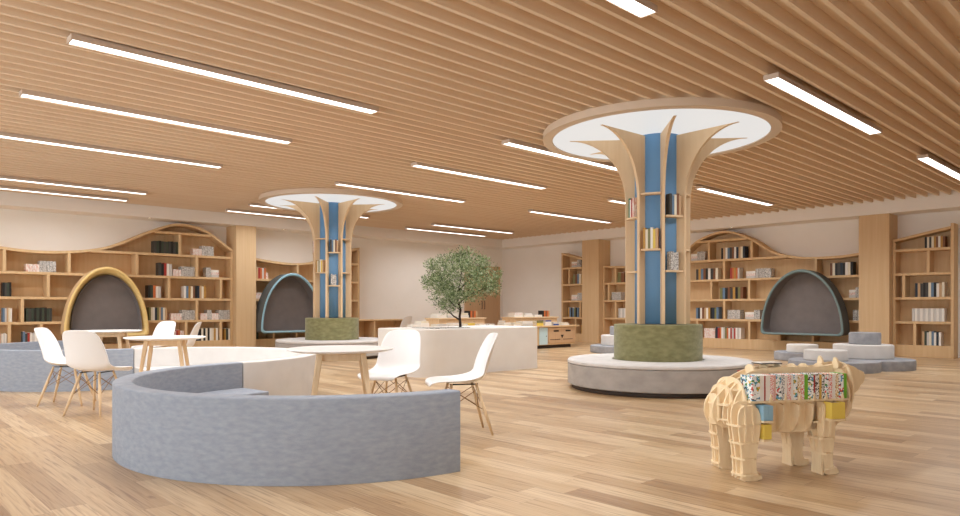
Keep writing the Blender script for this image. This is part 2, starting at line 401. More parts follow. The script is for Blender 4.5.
bookcase('oak bookcase with a dipping top behind the blue-rimmed pod', mapL, 7.74, 10.89, cB, .38,
  dict(D=[8.979, 10.2], C=[8.6, 9.7], B=[9.0, 10.1], P=[8.3, 8.95, 9.6, 10.3], E=[10.4]), False)
cG = spline([(5.29, 2.262), (5.7, 2.22), (6.25, 2.215), (6.71, 2.25), (7.296, 2.41), (7.82, 2.76), (8.5, 3.0), (9.2, 2.84), (9.7, 2.52), (10.3, 2.28), (11.0, 2.22), (12.3, 2.27)])
bookcase('oak bookcase with a wavy crest behind the dark grey pod', mapR, 5.29, 12.3, cG, .36,
  dict(E=[8.934, 7.794], D=[11.854, 10.0, 8.516, 6.27], C=[12.1, 10.4, 8.867, 7.858, 6.3], B=[11.854, 10.0, 8.511, 6.8], P=[10.6, 9.266, 7.853, 7.102, 6.337]), True)
cE = spline([(3.628, 2.70), (4.0, 2.63), (4.68, 2.49)])
bookcase('rightmost oak bookcase with a straight slanted top and tall end panel', mapR, 3.57, 4.68, cE, .36,
  dict(D=[4.02], C=[4.471], P=[4.266]), False, side_top=(2.76, None))
cN = spline([(12.925, 2.50), (13.4, 2.62), (13.885, 2.745)])
bookcase('narrow oak bookcase with a slanted top left of the far pillar', mapR, 12.925, 13.885, cN, .36,
  dict(D=[13.58], B=[13.148], P=[13.329]), False)

# ---------------------------------------------------------------- books on the wall shelves
ROWS = [
('Y','E',5.397,5.951,'gggggggggg','left row'),
('Y','E',6.273,6.766,'kkkpppp','right row'),
('Y','D',2.926,3.456,'kkkkppppp','left row'),
('Y','D',5.497,5.793,'mgrww','middle row'),
('Y','D',5.815,6.32,'kkkppppp','next row'),
('Y','D',6.58,6.895,'ppS','right row'),
('Y','C',2.529,2.68,'gggg','left row'),
('Y','C',5.267,5.549,'mgrww','middle row'),
('Y','C',6.065,6.58,'mmmmmmmmmm','right row'),
('Y','B',2.538,2.688,'mwmmw','left row'),
('Y','B',2.926,3.384,'gggggggggg','row beside the pod'),
('Y','B',5.289,5.681,'mmmmmmmmm','middle row'),
('Y','B',5.77,6.32,'kkkkppppp','next row'),
('Y','B',6.449,7.169,'kkkppkkkppppp','right row'),
('Y','A',2.529,2.638,'wwww','left row'),
('Y','A',2.875,3.152,'mgrwwww','second row'),
('Y','A',5.838,6.111,'krrkk','middle row'),
('Y','A',6.367,6.871,'mmmmmmmmmm','fourth row'),
('Y','A',7.031,7.194,'mgmw','right row'),
('B','D',7.848,8.162,'mrrwrk','left row'),
('B','C',7.84,8.0,'kkk','left row'),
('B','B',7.84,7.909,'pp','left row'),
('B','A',7.84,7.909,'gg','left row'),
('G','E',9.469,9.066,'Spppp','left row'),
('G','E',8.621,7.983,'mmmmmmmmmmm','middle row'),
('G','D',9.323,8.703,'mmmmmmmmm','left row'),
('G','D',8.378,8.127,'rrmrw','middle row'),
('G','D',7.958,7.329,'Sppppp','next row'),
('G','D',5.97,5.483,'mmmmmmmmm','right row'),
('G','C',8.649,8.035,'mmmmmmmmm','left row'),
('G','C',5.566,5.338,'Spp','right row'),
('G','B',9.323,8.69,'mmmmmmmmmmm','left row'),
('G','B',8.445,8.114,'ppppp','second row'),
('G','B',7.983,7.601,'Spp','third row'),
('G','B',5.483,5.338,'ppp','right row'),
('G','A',9.094,8.786,'kkkkkk','left row'),
('G','A',8.759,8.087,'mrrmwmrwrwrwww','second row'),
('E','E',4.094,3.733,'mmmmmmmmm','only row'),
('E','C',4.271,3.742,'mmmmmmmmmmm','only row'),
('E','B',4.327,3.742,'wwwwwwwwwwww','only row'),
('E','A',4.143,3.803,'mgwmmwmm','only row'),
('N','E',13.521,13.171,'Spp','only row'),
('N','D',13.462,12.992,'mmmmmm','only row'),
('N','C',13.521,12.999,'Spppp','only row'),
('N','B',13.66,13.191,'mmmmmmmm','only row'),
('N','A',13.152,12.98,'mrm','only row'),
('G','D',11.809,11.591,'mm','far left row'),
('G','C',12.027,11.694,'pppp','far left row'),
('G','B',11.788,11.523,'wwww','far left row'),
]
CASES = {'Y': ('yellow-pod bookcase', mapL), 'B': ('blue-pod bookcase', mapL), 'G': ('grey-pod bookcase', mapR), 'E': ('rightmost slanted bookcase', mapR), 'N': ('narrow far bookcase', mapR)}
SHN = {'A': 'bottom shelf', 'B': 'second shelf', 'C': 'third shelf', 'D': 'fourth shelf', 'E': 'top shelf'}
PAL = {'m': ['black', 'navy', 'charcoal', 'cream', 'white', 'ochre', 'olive', 'brown', 'tan', 'black', 'cream', 'steel blue', 'white'], 'g': ['dark green', 'charcoal', 'dark green', 'black'],
       'r': ['red', 'orange', 'red'], 'w': ['white', 'pale grey', 'white'], 'k': ['pink and white'], 'p': ['grey patterned']}
for case, sh, s0, s1, toks, rn in ROWS:
    if case in 'NB' or rn == 'far left row' or (case, sh) in (('Y', 'A'), ('G', 'A')) and rn != 'fourth row':
        FAR_GROUPS.add(f'books, {rn}, {SHN[sh]}, {CASES[case][0]}')
FAR_GROUPS.add('books on the far column')
rb = random.Random(21)
for case, sh, s0, s1, toks, rn in ROWS:
    l0, l1 = min(s0, s1), max(s0, s1)                 # keep the row clear of the uprights and side panels
    for u in UPS[case].get('P' if sh == 'A' else sh, []):
        if l0 < u+.03 and l1 > u-.03:
            if u < (l0+l1)/2: l0 = u+.031
            else: l1 = u-.031
    s0, s1 = (l0, l1) if s0 < s1 else (l1, l0)
    cn, fn = CASES[case]; rot = 0 if fn is mapL else -PI/2; sg = 1 if s1 > s0 else -1
    z = SHZ['P' if sh == 'A' else sh] + .001
    units = sum(3.2 if c == 'S' else 1 for c in toks); uw = abs(s1-s0)/units
    pos = s0; rk = 0; last = None
    grp = f'books, {rn}, {SHN[sh]}, {cn}'
    for c in toks:
        w = uw*(3.2 if c == 'S' else 1)
        mid = pos + sg*w/2; pos += sg*w
        if c == 'S':
            zz = z
            for q, nm in enumerate(('bottom', 'middle', 'top')):
                col = ['pale grey', 'pink and white', 'white'][q]; hh = .058
                book(col, w*.96, .2, hh, fn(mid, .05, zz), rot, f'{col} book lying {nm} of flat stack, {rn}, {SHN[sh]}, {cn}', grp, flat=True); zz += hh+.001
            continue
        ch = [x for x in PAL[c] if x != last] or PAL[c]
        col = rb.choice(ch); last = col
        h = {'m': .29, 'g': .28, 'r': .28, 'w': .27, 'k': .155, 'p': .23}[c] + rb.uniform(-.012, .012)*(1 if c in 'mgrw' else .2)
        if c == 'w' and case == 'E': h = .27
        if case == 'E' and sh == 'E': h = min(h, .235 - .004*(rk % 3))
        if sh == 'A' and c == 'k': h = .25
        book(col, uw*.94, .2, h, fn(mid, .045 + rb.uniform(0, .012), z), rot, f'{col} book, {ORD[rk]} from left, {rn}, {SHN[sh]}, {cn}', grp); rk += 1

# ---------------------------------------------------------------- pods
def pod_outline(hw, h, n=40, rc=.1):
    top = []
    for i in range(n+1):
        t = 1 - (i/n)**1.6 if i <= n else 0
        t = max(0, 1-(i/n)) if False else t
        top.append((hw*(1-t**2.1)**.52, h*t))
    right = [(0, h)] + top[1:]                        # crest to lower right
    right = [p for p in right if p[1] > rc*.9]
    x1 = right[-1][0]
    corner = [(x1 - rc + rc*math.cos(a), rc*.9 - rc*.9*math.sin(a)) for a in [PI/2*k/6 for k in range(1, 7)]]
    r = right + corner
    return [(-x, z) for x, z in reversed(r[1:])] + r   # lower left over the crest to lower right
def pod(label, fn, sc, front, back, hw, h, z0, rim, thick=.05, yellow=False):
    loc = fn(sc, 0, z0); t = thing('reading_pod', label, 'pod', loc)
    f = lambda s, tt, z: tuple(Vector(fn(sc+s, tt, z0+z)) - Vector(loc))
    O = pod_outline(hw, h); cz = h*.42
    def inset(d): return [(x*(1-d/hw), cz + (z-cz)*(1-d/(h*.5))) for x, z in O]
    I = inset(thick)
    m = MB(); n = len(O)
    R = lambda pl, d: [f(x, d, z) for x, z in pl]
    m.rings([R(O, front+.01), R(O, back)], caps=False); m.bm.faces.new([m.bm.verts.new(p) for p in R(O, back)])
    sharp(m.build('shell', M['oak'] if yellow else M['podshell'], t, merge=.0005))
    m = MB(); depth = front + (.19 if yellow else back-front-.06)
    m.rings([R(inset(thick), front+.012), R(inset(thick+.01), depth)], caps=False); m.bm.faces.new([m.bm.verts.new(p) for p in R(inset(thick+.01), depth)])
    sharp(m.build('lining', M['pod'], t, recalc=False, merge=.0005))
    m = MB()
    if yellow:
        secs = [R(O, front+.012), R(inset(.015), front-.012), R(inset(.05), front-.012), R(inset(.062), front+.02), R(inset(.09), front+.03), R(inset(.14), front+.15), R(inset(thick+.003), front+.17)]
    else:
        secs = [R(O, front+.02), R(inset(-.008), front+.006), R(inset(.006), front-.014), R(inset(.036), front-.014), R(inset(thick), front+.005), R(inset(thick+.003), front+.03)]
    m.rings(secs, caps=False); m.build('rim', rim, t)
    return t
pod('large dome-shaped reading pod with yellow rim on the left wall bookcase', mapL, 4.36, -.27, -.008, .835, 1.5, .41, M['yellow'], .145, True)
pod('dome-shaped reading pod with pale blue rim, left of the far round column', mapL, 8.62, -.42, -.008, .865, 1.5, .41, M['sky'])
pod('dome-shaped dark grey reading pod with grey-green rim on the right wall', mapR, 6.45, -.42, -.008, .925, 1.5, .41, M['teal'])

# ---------------------------------------------------------------- round book columns, their benches and canopies
CX, CY = 7.815, 4.914
FIN0 = math.radians(222); CORE = .295
def fin_r(z):
    if z <= 2.35: return .41
    t = min(1, (z-2.35)/.86); return .41 + .72*(1-(1-t**2.2)**.5)
def column(label, loc):
    t = thing('book_column', label, 'column', loc)
    MB().lathe([(CORE, .83), (CORE, 3.225)], 48).build('core', M['blue'], t)
    zs = [.83, 1.6, 2.3] + [2.35 + .86*(1-(1-i/22)**1.7) for i in range(1, 23)]
    for k in range(8):
        a = FIN0 + k*PI/4; u = Vector((math.cos(a), math.sin(a), 0)); v = Vector((-u.y, u.x, 0)); th = .019
        poly = [(CORE-.012, .83)] + [(fin_r(z), z) for z in zs] + [(CORE-.012, 3.21)]
        m = MB(); o = m.prism(poly, lambda r, z, w: tuple(u*r + v*w + Vector((0, 0, z))), -th, th).build('fin', M['fin'], t)
    for k in range(8):
        a = FIN0 + k*PI/4
        for z in ((2.47, 1.77) if k % 2 == 1 else (2.185, 1.5)):
            a0, a1 = a + .068, a + PI/4 - .068
            m = MB(); pts = [(CORE+.002, a0)] + [(CORE+.002, a0+(a1-a0)*i/6) for i in range(1, 7)]
            outer = [(.405, a1-.014 - (a1-a0-.028)*i/6) for i in range(7)]
            m.prism([(r*math.cos(b), r*math.sin(b)) for r, b in pts+outer], lambda x, y, w: (x, y, w), z-.022, z)
            m.build('shelf', M['fin'], t)
    return t
colR = column('round blue column with flaring oak fins and shelves, near right', (CX, CY, 0))
colL = dup(colR, (CX-.06, 12.75, 0), 0, 'round blue column with flaring oak fins and shelves, far left behind the table')
def column_books(cx, cy, cn):
    def put(gap, z, cols, w, h, off=0):
        a = FIN0 + gap*PI/4 + PI/8; u = Vector((math.cos(a), math.sin(a), 0)); v = Vector((u.y, -u.x, 0))  # v: viewer's right when facing the column is -tangent
        v = Vector((-u.y, u.x, 0))
        n = len(cols)
        for i, c in enumerate(cols):
            p = Vector((cx, cy, z+.001)) + u*.402 + v*((i-(n-1)/2)*(w+.002) + off)
            book(c, w, .09, h + (.012 if i % 3 == 0 else -.01 if i % 3 == 1 else 0), p, math.atan2(v.y, v.x),
                 f'{c} book, {ORD[i]} from left, {"higher" if z > 2 else "lower"} {dict([(7,"central"),(6,"left"),(0,"right")])[gap]} shelf, {cn} column', f'books on the {cn} column', )
    put(7, 1.77, ['ochre', 'cream', 'olive', 'white', 'yellow', 'tan'], .029, .25)
    put(6, 2.185, ['green', 'white', 'red', 'pink and white'], .03, .235, .02)
    put(0, 2.185, ['charcoal', 'steel blue', 'cream', 'brown', 'tan'], .031, .25)
    put(0, 1.5, ['grey patterned']*3, .034, .22, -.01)
column_books(CX, CY, 'near'); column_books(CX-.06, 12.75, 'far')
def bench(label, loc):
    t = thing('round_bench', label, 'bench', loc)
    MB().lathe([(1.1, 0), (1.1, .055)], 72).build('plinth', M['toe'], t)
    sharp(MB().lathe([(.5, .057), (1.145, .057), (1.155, .067), (1.155, .318), (.5, .318)], 96, wrap=True).build('seat_body', M['stone'], t))
    sharp(MB().lathe([(.58, .322), (1.145, .322), (1.158, .332), (1.158, .358), (1.143, .372), (.58, .372)], 96, wrap=True).build('cushion', M['cushion'], t))
    return t
b1 = bench('round grey upholstered bench ring around the near right column', (CX, CY, 0))
dup(b1, (CX-.06, 12.75, 0), 0, 'round grey upholstered bench ring around the far left column')
def drum(label, x, y):
    o = MB().lathe([(.55, .321), (.556, .33), (.556, .815), (.55, .822)], 72).build('felt_drum', M['olive'], loc=(x, y, 0)); sharp(o, 30)
    tag(o, label, 'drum')
drum('olive green felt drum at the foot of the near right column', CX, CY)
drum('olive green felt drum at the foot of the far left column', CX-.06, 12.75)
def canopy(label, loc):
    t = thing('canopy_light', label, 'ceiling light', loc)
    sharp(MB().lathe([(1.355, 3.222), (1.48, 3.222), (1.48, 3.308), (1.355, 3.308)], 128, wrap=True).build('rim', M['rim'], t))
    MB().lathe([(1.353, 3.236), (1.353, 3.26)], 96).build('diffuser', M['disc'], t)
canopy('large round glowing ceiling light over the near right column', (CX, CY, 0))
canopy('large round glowing ceiling light over the far left column', (CX-.06, 12.75, 0))

# ---------------------------------------------------------------- serpentine benches
def arc_wall(mb, c, r0, r1, a0, a1, z0, z1, n=72, soft=.012):
    rs = []
    for k in range(n+1):
        a = math.radians(a0 + (a1-a0)*k/n); co, si = math.cos(a), math.sin(a)
        q = lambda r, z: (*P(c[0]+r*co, c[1]+r*si), z)
        rs.append([q(r0, z0), q(r1, z0), q(r1, z1-soft), q(r1-soft*.3, z1-soft*.3), q(r1-soft, z1), q(r0+soft, z1), q(r0+soft*.3, z1-soft*.3), q(r0, z1-soft)])
    return mb.rings(rs)
def serpent(label, c, a0, a1, m, s0=None, s1=None):
    t = thing('curved_bench', label, 'bench', (*P(*c), 0)); o = Vector((*P(*c), 0))
    for nm, r0, r1, h, b0, b1 in (('backrest', 1.49, 1.62, .51, a0, a1), ('seat', 1.03, 1.488, .27, s0 or a0, s1 or a1)):
        w = arc_wall(MB(), c, r0, r1, b0, b1, .001, h)
        bmesh.ops.translate(w.bm, verts=w.bm.verts, vec=-o); sharp(w.build(nm, m, t), 50)
C1 = (5.6, -1.15); C2 = (7.665, -3.476); C3 = (10.07, -5.446)
serpent('grey felt curved bench in the foreground around the nearest table', C1, 140.7, 311.4, M['felt'])
serpent('white curved bench continuing behind the foreground grey one', C2, -39.2, 131.4, M['ivory'])
serpent('grey felt curved bench at the left edge, in front of the yellow pod', C3, 140.9, 311.4, M['felt'])

# ---------------------------------------------------------------- tables
def table(label, f, r, rot):
    t = thing('round_table', label, 'table', (*P(f, r), 0), rot)
    sharp(MB().lathe([(.37, .676), (.425, .69), (.43, .698), (.425, .703), (0.0001, .703)], 72).build('tabletop', M['tabletop'], t))
    a = .155
    MB().box(-a, a, -a-.011, -a+.011, .61, .675).box(-a, a, a-.011, a+.011, .61, .675).box(-a-.011, -a+.011, -a+.011, a-.011, .61, .675).box(a-.011, a+.011, -a+.011, a-.011, .61, .675).build('apron', M['pale'], t, bevel=.003)
    for sx in (-1, 1):
        for sy in (-1, 1):
            m = MB(); rs = []
            for z, o, hw in ((.0, .255, .014), (.3, .218, .018), (.62, .174, .0225), (.675, .166, .0225)):
                cx, cy = sx*o, sy*o; rs.append([(cx+i*hw, cy+j*hw, z) for i, j in ((-1, -1), (1, -1), (1, 1), (-1, 1))])
            m.rings(rs, smooth=False).build('leg', M['pale'], t, bevel=.006)
    return t
table('round white table with oak legs inside the foreground grey bench', 5.65, -1.14, head(.24, .97))
table('round white table with oak legs between two chairs inside the white curved bench', 7.85, -3.58, head(.27, .96))
table('round white table with oak legs in front of the yellow pod', 10.1, -5.42, head(.2, .98))

# ---------------------------------------------------------------- shell chairs
def chair0(label, loc, rot):
    t = thing('shell_chair', label, 'chair', loc, rot, 'white shell chairs')
    prof = [(.268, .392, .15, 0, 1), (.272, .41, .178, 0, 1), (.258, .43, .2, 0, 1), (.21, .44, .218, .003, 1), (.1, .43, .23, .012, 1), (0, .42, .236, .024, 1), (-.09, .418, .238, .038, 1), (-.155, .435, .236, .052, .8),
            (-.195, .475, .23, .06, .5), (-.22, .54, .224, .06, .25), (-.243, .62, .216, .052, .12), (-.266, .7, .206, .04, .08), (-.285, .765, .19, .028, .05), (-.297, .8, .165, .018, 0), (-.302, .816, .13, .01, 0), (-.304, .822, .07, .004, 0)]
    rows = []
    for x, z, w, cu, up in prof:
        row = []
        for k in range(-5, 6):
            v = k/5; c = cu*abs(v)**2.2*1.25
            row.append((x + c*(1-up), v*w, z + c*up))
        rows.append(row)
    m = MB(); m.rings(rows, closed=False, caps=False)
    o = m.build('seat_shell', M['white'], t, recalc=False)
    so = o.modifiers.new('thick', 'SOLIDIFY'); so.thickness = .011; so.offset = 0
    sb = o.modifiers.new('smooth', 'SUBSURF'); sb.levels = 1; sb.render_levels = 1
    for sx, sy in ((1, 1), (1, -1), (-1, 1), (-1, -1)):
        m = MB(); top = (sx*.1 - .015, sy*.095, .411); ft = (sx*.215 - .02, sy*.19, .0)
        mid = tuple((a+b)/2 for a, b in zip(top, ft))
        m.tube([top, mid, ft], [.0105, .0145, .009], 10).build('leg', M['pale'], t)
    m = MB()
    q = lambda sx, sy, s: (sx*(.1+.115*s) - .0165, sy*(.095+.095*s), .411*(1-s))
    for a, b in (((1, 1), (1, -1)), ((-1, 1), (-1, -1)), ((1, 1), (-1, 1)), ((1, -1), (-1, -1))):
        m.tube([q(*a, .1), q(*b, .52)], .0032, 6); m.tube([q(*b, .1), q(*a, .52)], .0032, 6)
    m.build('wire_brace', M['brass'], t)
    m = MB().box(-.13, .1, -.1, -.085, .402, .412).box(-.13, .1, .085, .1, .402, .412)
    m.build('mounting_bracket', M['black'], t)
    return t
ch = chair0('white shell chair seen side on, right of the foreground bench', (*P(5.72, -.165), 0), head(-.2, -.98))
for f, r, df, dr, lb in [(6.32, -.82, -.94, -.34, 'white shell chair facing the camera behind the nearest round table'),
                         (7.41, -4.41, .16, .98, 'leftmost white shell chair, side on, in front of the left grey bench'),
                         (6.76, -3.74, 1, .12, 'white shell chair seen from behind, just left of the foreground bench'),
                         (10.75, -5.08, -.93, -.36, 'white shell chair facing forward behind the middle round table'),
                         (10.2, -4.45, -.2, -.98, 'white shell chair seen side on at the right of the middle table'),
                         (18.15, -2.1, .5, -.85, 'far white shell chair at the oak desk by the left wall')]:
    dup(ch, (*P(f, r), 0), head(df, dr), lb)

# ---------------------------------------------------------------- white planter counter with its tree
t = thing('planter_counter', 'long white counter with a rounded corner holding the olive tree', 'counter', (6.3, 7.92, 0))
def rrect(x0, x1, y0, y1, rad, n=14):
    out = []
    for (cx, cy, a0, r) in ((x0+rad, y0+rad, PI, rad), (x1-.03, y0+.03, 1.5*PI, .03), (x1-.03, y1-.03, 0, .03), (x0+.06, y1-.06, .5*PI, .06)):
        for k in range(n+1): out.append((cx + r*math.cos(a0+PI/2*k/n), cy + r*math.sin(a0+PI/2*k/n)))
    return out
O = rrect(0, 2.56, 0, 1.12, .3); Oi = rrect(.012, 2.548, .012, 1.108, .29)
PX0, PX1, PY0, PY1 = .38, 1.15, .16, .72
m = MB(); m.rings([[(x, y, 0) for x, y in O], [(x, y, .7) for x, y in O], [(x, y, .715) for x, y in Oi]], caps=False)
# top with a rectangular planting hole
hole = []
nO = len(Oi)
top = [m.bm.verts.new((x, y, .715)) for x, y in Oi]
hv = [m.bm.verts.new((x, y, .715)) for x, y in ((PX0, PY0), (PX1, PY0), (PX1, PY1), (PX0, PY1))]
lo = [m.bm.verts.new((x, y, .6)) for x, y in ((PX0, PY0), (PX1, PY0), (PX1, PY1), (PX0, PY1))]
q = nO//4
for c in range(4):
    seg = top[c*q:(c+1)*q]; nxt = top[((c+1)*q) % nO]
    for a, b in zip(seg, seg[1:]): m.bm.faces.new((hv[c], a, b))
    m.bm.faces.new((hv[c], seg[-1], nxt, hv[(c+1) % 4]))
    m.bm.faces.new((hv[c], hv[(c+1) % 4], lo[(c+1) % 4], lo[c]))
m.bm.faces.new(lo)
sharp(m.build('body', M['counter'], t, merge=.0004), 30)
m = MB(); rg = random.Random(5); nx, ny = 40, 28
for i in range(nx):
    for j in range(ny):
        pass
g = [[m.bm.verts.new((PX0+.002+(PX1-PX0-.004)*i/nx, PY0+.002+(PY1-PY0-.004)*j/ny, .706 + rg.uniform(0, .022))) for j in range(ny+1)] for i in range(nx+1)]
for i in range(nx):
    for j in range(ny): m.bm.faces.new((g[i][j], g[i+1][j], g[i+1][j+1], g[i][j+1]))
gv = m.build('gravel_bed', M['gravel'], t); gv['kind'] = 'stuff'
tx, ty = P(11.0, -.31)
T = thing('olive_tree', 'small olive tree with dense leafy crown growing in the white counter', 'tree', (tx, ty, .7), math.atan2(-CA, SA))
def trunk(u, v, w): return (u, v, w)
br = MB()
main = [(0, 0, -.06), (-.005, 0, .08), (-.015, .01, .2), (0, .0, .3), (-.03, 0, .4), (-.05, .02, .46)]
br.tube(main, [.026, .022, .02, .019, .018, .014], 10); br.build('trunk', M['bark'], T)
limbs = [[(-.012, 0, .14), (-.11, .02, .2), (-.22, .05, .3), (-.3, .08, .42)], [(-.03, 0, .4), (.08, .02, .5), (.22, .0, .58), (.36, -.03, .63), (.47, -.05, .68)], [(-.05, .02, .46), (-.04, .03, .6), (.0, .05, .78), (.02, .05, 1.0)],
         [(-.05, .02, .46), (-.16, -.04, .6), (-.28, -.06, .76)], [(0, 0, .3), (-.09, -.08, .36), (-.18, -.16, .46)], [(-.04, .03, .6), (.1, .12, .75), (.2, .16, .88)], [(.08, .02, .5), (.15, -.14, .66), (.24, -.2, .76)]]
for l in limbs: MB().tube(l, [.014, .011, .008, .005, .004][:len(l)], 8).build('branch', M['bark'], T)
m = MB(); rl = random.Random(11); tips = []
def crown_ok(u, v, w):
    # broad crown: flat-bottomed dome
    c = Vector((u/.6, v/.48, (w-.72)/(.5 if w > .72 else .36))); d = c.length
    skew = .0 if u < 0 else (.62-w)*.5 if w < .62 else 0
    return d + skew < 1
cl = []
while len(cl) < 120:
    u, v, w = rl.uniform(-.55, .62), rl.uniform(-.45, .45), rl.uniform(.36, 1.2)
    if crown_ok(u, v, w) and rl.random() < .3 + .7*Vector((u/.6, v/.48, (w-.75)/.5)).length: cl.append((u, v, w))
for l in limbs: cl += [l[-1], l[-2]]
cl += [(-.34, .02, .4), (-.26, 0, .36), (-.18, -.05, .42), (-.42, .05, .48), (-.12, .05, .5), (.12, -.05, .5), (.28, 0, .5), (.5, -.04, .7), (.54, -.02, .62), (.4, 0, .6), (-.5, 0, .66), (0, .02, 1.16), (.04, .0, 1.22)]
for cu, cv, cw in cl:
    for k in range(64):
        d = Vector((rl.gauss(0, 1), rl.gauss(0, 1), rl.gauss(0, 1))).normalized()*rl.uniform(.01, .115)
        c = Vector((cu, cv, cw)) + d
        a = (d.normalized() + Vector((rl.uniform(-.6, .6), rl.uniform(-.6, .6), rl.uniform(-.1, .9)))).normalized()
        s = a.cross(Vector((rl.uniform(-1, 1), rl.uniform(-1, 1), rl.uniform(-1, 1)))).normalized()
        L = rl.uniform(.032, .052); W = L*.19
        nrm = a.cross(s)*.004
        m.quad([c, c + a*L*.5 + s*W + nrm, c + a*L, c + a*L*.5 - s*W + nrm])
m.build('foliage', M['leaf'], T, recalc=False)
# twigs that show outside the crown
m = MB()
for p, q in [((-.46, 0, .58), (-.62, .02, .66)), ((.47, -.05, .68), (.6, -.06, .66)), ((0, .05, 1.0), (.02, .03, 1.24)), ((-.3, .08, .42), (-.44, .1, .36)), ((.2, .16, .88), (.34, .2, 1.02)), ((-.28, -.06, .76), (-.36, -.08, .98))]:
    m.tube([p, tuple((a+b)/2+.01 for a, b in zip(p, q)), q], [.004, .003, .002], 6)
m.build('twigs', M['bark'], T)

# ---------------------------------------------------------------- book display counters behind it
def display(label, x0, x1, rx0, rx1, front):
    y0 = 11.55; t = thing('display_counter', label, 'display counter', (x0, y0, 0)); w = x1-x0
    MB().box(.05, w-.2, .12, .88, 0, .085).build('plinth', M['toe'], t)
    MB().box(0, w-.12, .03, .95, .087, .54).build('cabinet', M['oak'], t, bevel=.004)
    MB().box(-.03, w, -.02, 1.0, .542, .58).build('top_board', M['oak'], t, bevel=.004)
    r = MB().box(rx0-x0, rx1-x0, .5, .95, .581, .765).box(rx0-x0-.02, rx1-x0+.02, .46, .98, .767, .8).build('riser', M['pale'], t, bevel=.004)
    if front:
        d0, d1 = w-1.22, w-.14
        for a, b, za, zb, nm, mt in ((d0, d1, .13, .525, 'drawer_front', M['door']), (d0-.34, d0-.03, .1, .53, 'cupboard_door', M['lblue'])):
            o = MB().box(a, b, .01, .028, za, zb).build(nm, mt, t, bevel=.003)
            if nm == 'drawer_front':
                for hx in (a+.2, b-.4): MB().box(hx, hx+.2, .006, .0095, .42, .46).build('slot_handle', M['black'], o)
                cx = (a+b)/2-.0
                MB().prism([(cx-.06, .335), (cx+.06, .335), (cx, .245)], lambda u, v, q: (u, q, v), .006, .0095).build('notch', M['black'], o)
                for hx in (a+.06, cx+.03): MB().box(hx, hx+.4, .006, .0095, .215, .228).build('groove', M['black'], o)
            else: MB().box(b-.06, b-.045, .005, .0095, .3, .33).build('knob', M['black'], o)
    return t
display('oak book display counter directly behind the olive tree', 9.02, 11.65, 10.1, 11.55, False)
display('oak book display counter with a drawer front, right of the olive tree', 11.75, 14.55, 12.6, 14.25, True)
GR = 'books laid out on the display counters'
dis = [ # x, y, level z, [(colour, width, thickness)], label place
 (9.14, 11.62, .58, [('pale grey', .22, .05), ('white', .2, .04)], 'far left end of the tree counter'), (9.42, 11.7, .58, [('white', .26, .06), ('white', .24, .06), ('cream', .2, .04)], 'beside the white chair top, tree counter'),
 (9.85, 11.62, .58, [('white', .34, .05), ('pale grey', .3, .04)], 'left of the tree trunk'), (10.3, 11.62, .58, [('pale grey', .3, .06), ('white', .28, .05)], 'behind the tree trunk'),
 (10.72, 11.62, .58, [('white', .26, .05), ('yellow', .22, .05)], 'right of the tree trunk'), (11.05, 11.6, .58, [('cream', .2, .04), ('white', .2, .04)], 'between the yellow and blue stacks'), (11.36, 11.6, .58, [('blue', .2, .045), ('white', .17, .03)], 'right end of the tree counter'),
 (10.24, 12.1, .8, [('white', .3, .05), ('white', .28, .05)], 'left of the riser behind the tree'), (10.57, 12.1, .8, [('pale grey', .32, .05), ('white', .3, .05)], 'middle of the riser behind the tree'), (10.905, 12.1, .8, [('white', .34, .06), ('cream', .3, .05)], 'right of the riser behind the tree'),
 (11.9, 11.62, .58, [('cream', .26, .05), ('white', .22, .05), ('tan', .15, .05)], 'left end of the drawer counter'), (12.25, 11.62, .58, [('white', .26, .05), ('cream', .2, .04)], 'second stack of the drawer counter'),
 (12.62, 11.62, .58, [('pale grey', .38, .06), ('white', .36, .06)], 'wide stack before the long riser'), (13.08, 11.62, .58, [('yellow', .25, .07), ('olive', .23, .06)], 'yellow stack above the drawer front'), (13.4, 11.62, .58, [('white', .24, .05), ('white', .22, .05), ('blue', .22, .03)], 'blue-topped stack above the drawer front'),
 (13.7, 11.62, .58, [('blue', .22, .04), ('pale grey', .2, .04)], 'blue stack right of the yellow one'), (14.08, 11.62, .58, [('white', .3, .04), ('cream', .22, .03)], 'right end of the drawer counter'),
 (12.8, 12.1, .8, [('white', .32, .06), ('pink and white', .3, .05)], 'left on the long riser'), (13.18, 12.1, .8, [('white', .36, .05), ('white', .26, .04)], 'middle of the long riser'), (13.55, 12.1, .8, [('white', .3, .05)], 'right of middle, long riser'),
]
for x, y, z, st, lb in dis:
    zz = z + .001
    for i, (c, w, th) in enumerate(st):
        lv = 'single' if len(st) == 1 else ['bottom', 'top'][i] if len(st) == 2 else ['bottom', 'middle', 'top'][i]
        book(c, w, .24, th, (x, y, zz), 0, f'{c} book lying {lv} of its stack, {lb}', GR, flat=True); zz += th + .001
for x, lb in ((11.25, 'on the riser behind the tree'), (13.9, 'on the long riser of the drawer counter')):
    for i, c in enumerate(['black', 'orange', 'brown', 'orange', 'tan']):
        book(c, .055, .16, .16, (x-.13+i*.058, 12.12, .801), 0, f'small upright {c} book, {ORD[i]} of five {lb}', GR)
# writing desk by the left wall
t = thing('desk', 'plain oak desk against the left wall beside the far column', 'desk', (9.95, 15.25, 0))
MB().box(0, 1.75, 0, .6, .69, .725).build('desktop', M['oak'], t, bevel=.004)
for x in (.03, .62, 1.65):
    MB().box(x, x+.05, .03, .57, 0, .688).build('leg_panel', M['oak'], t)
MB().box(.085, .615, .5, .53, .1, .688).box(.675, 1.645, .5, .53, .1, .688).build('modesty_panel', M['oak'], t)

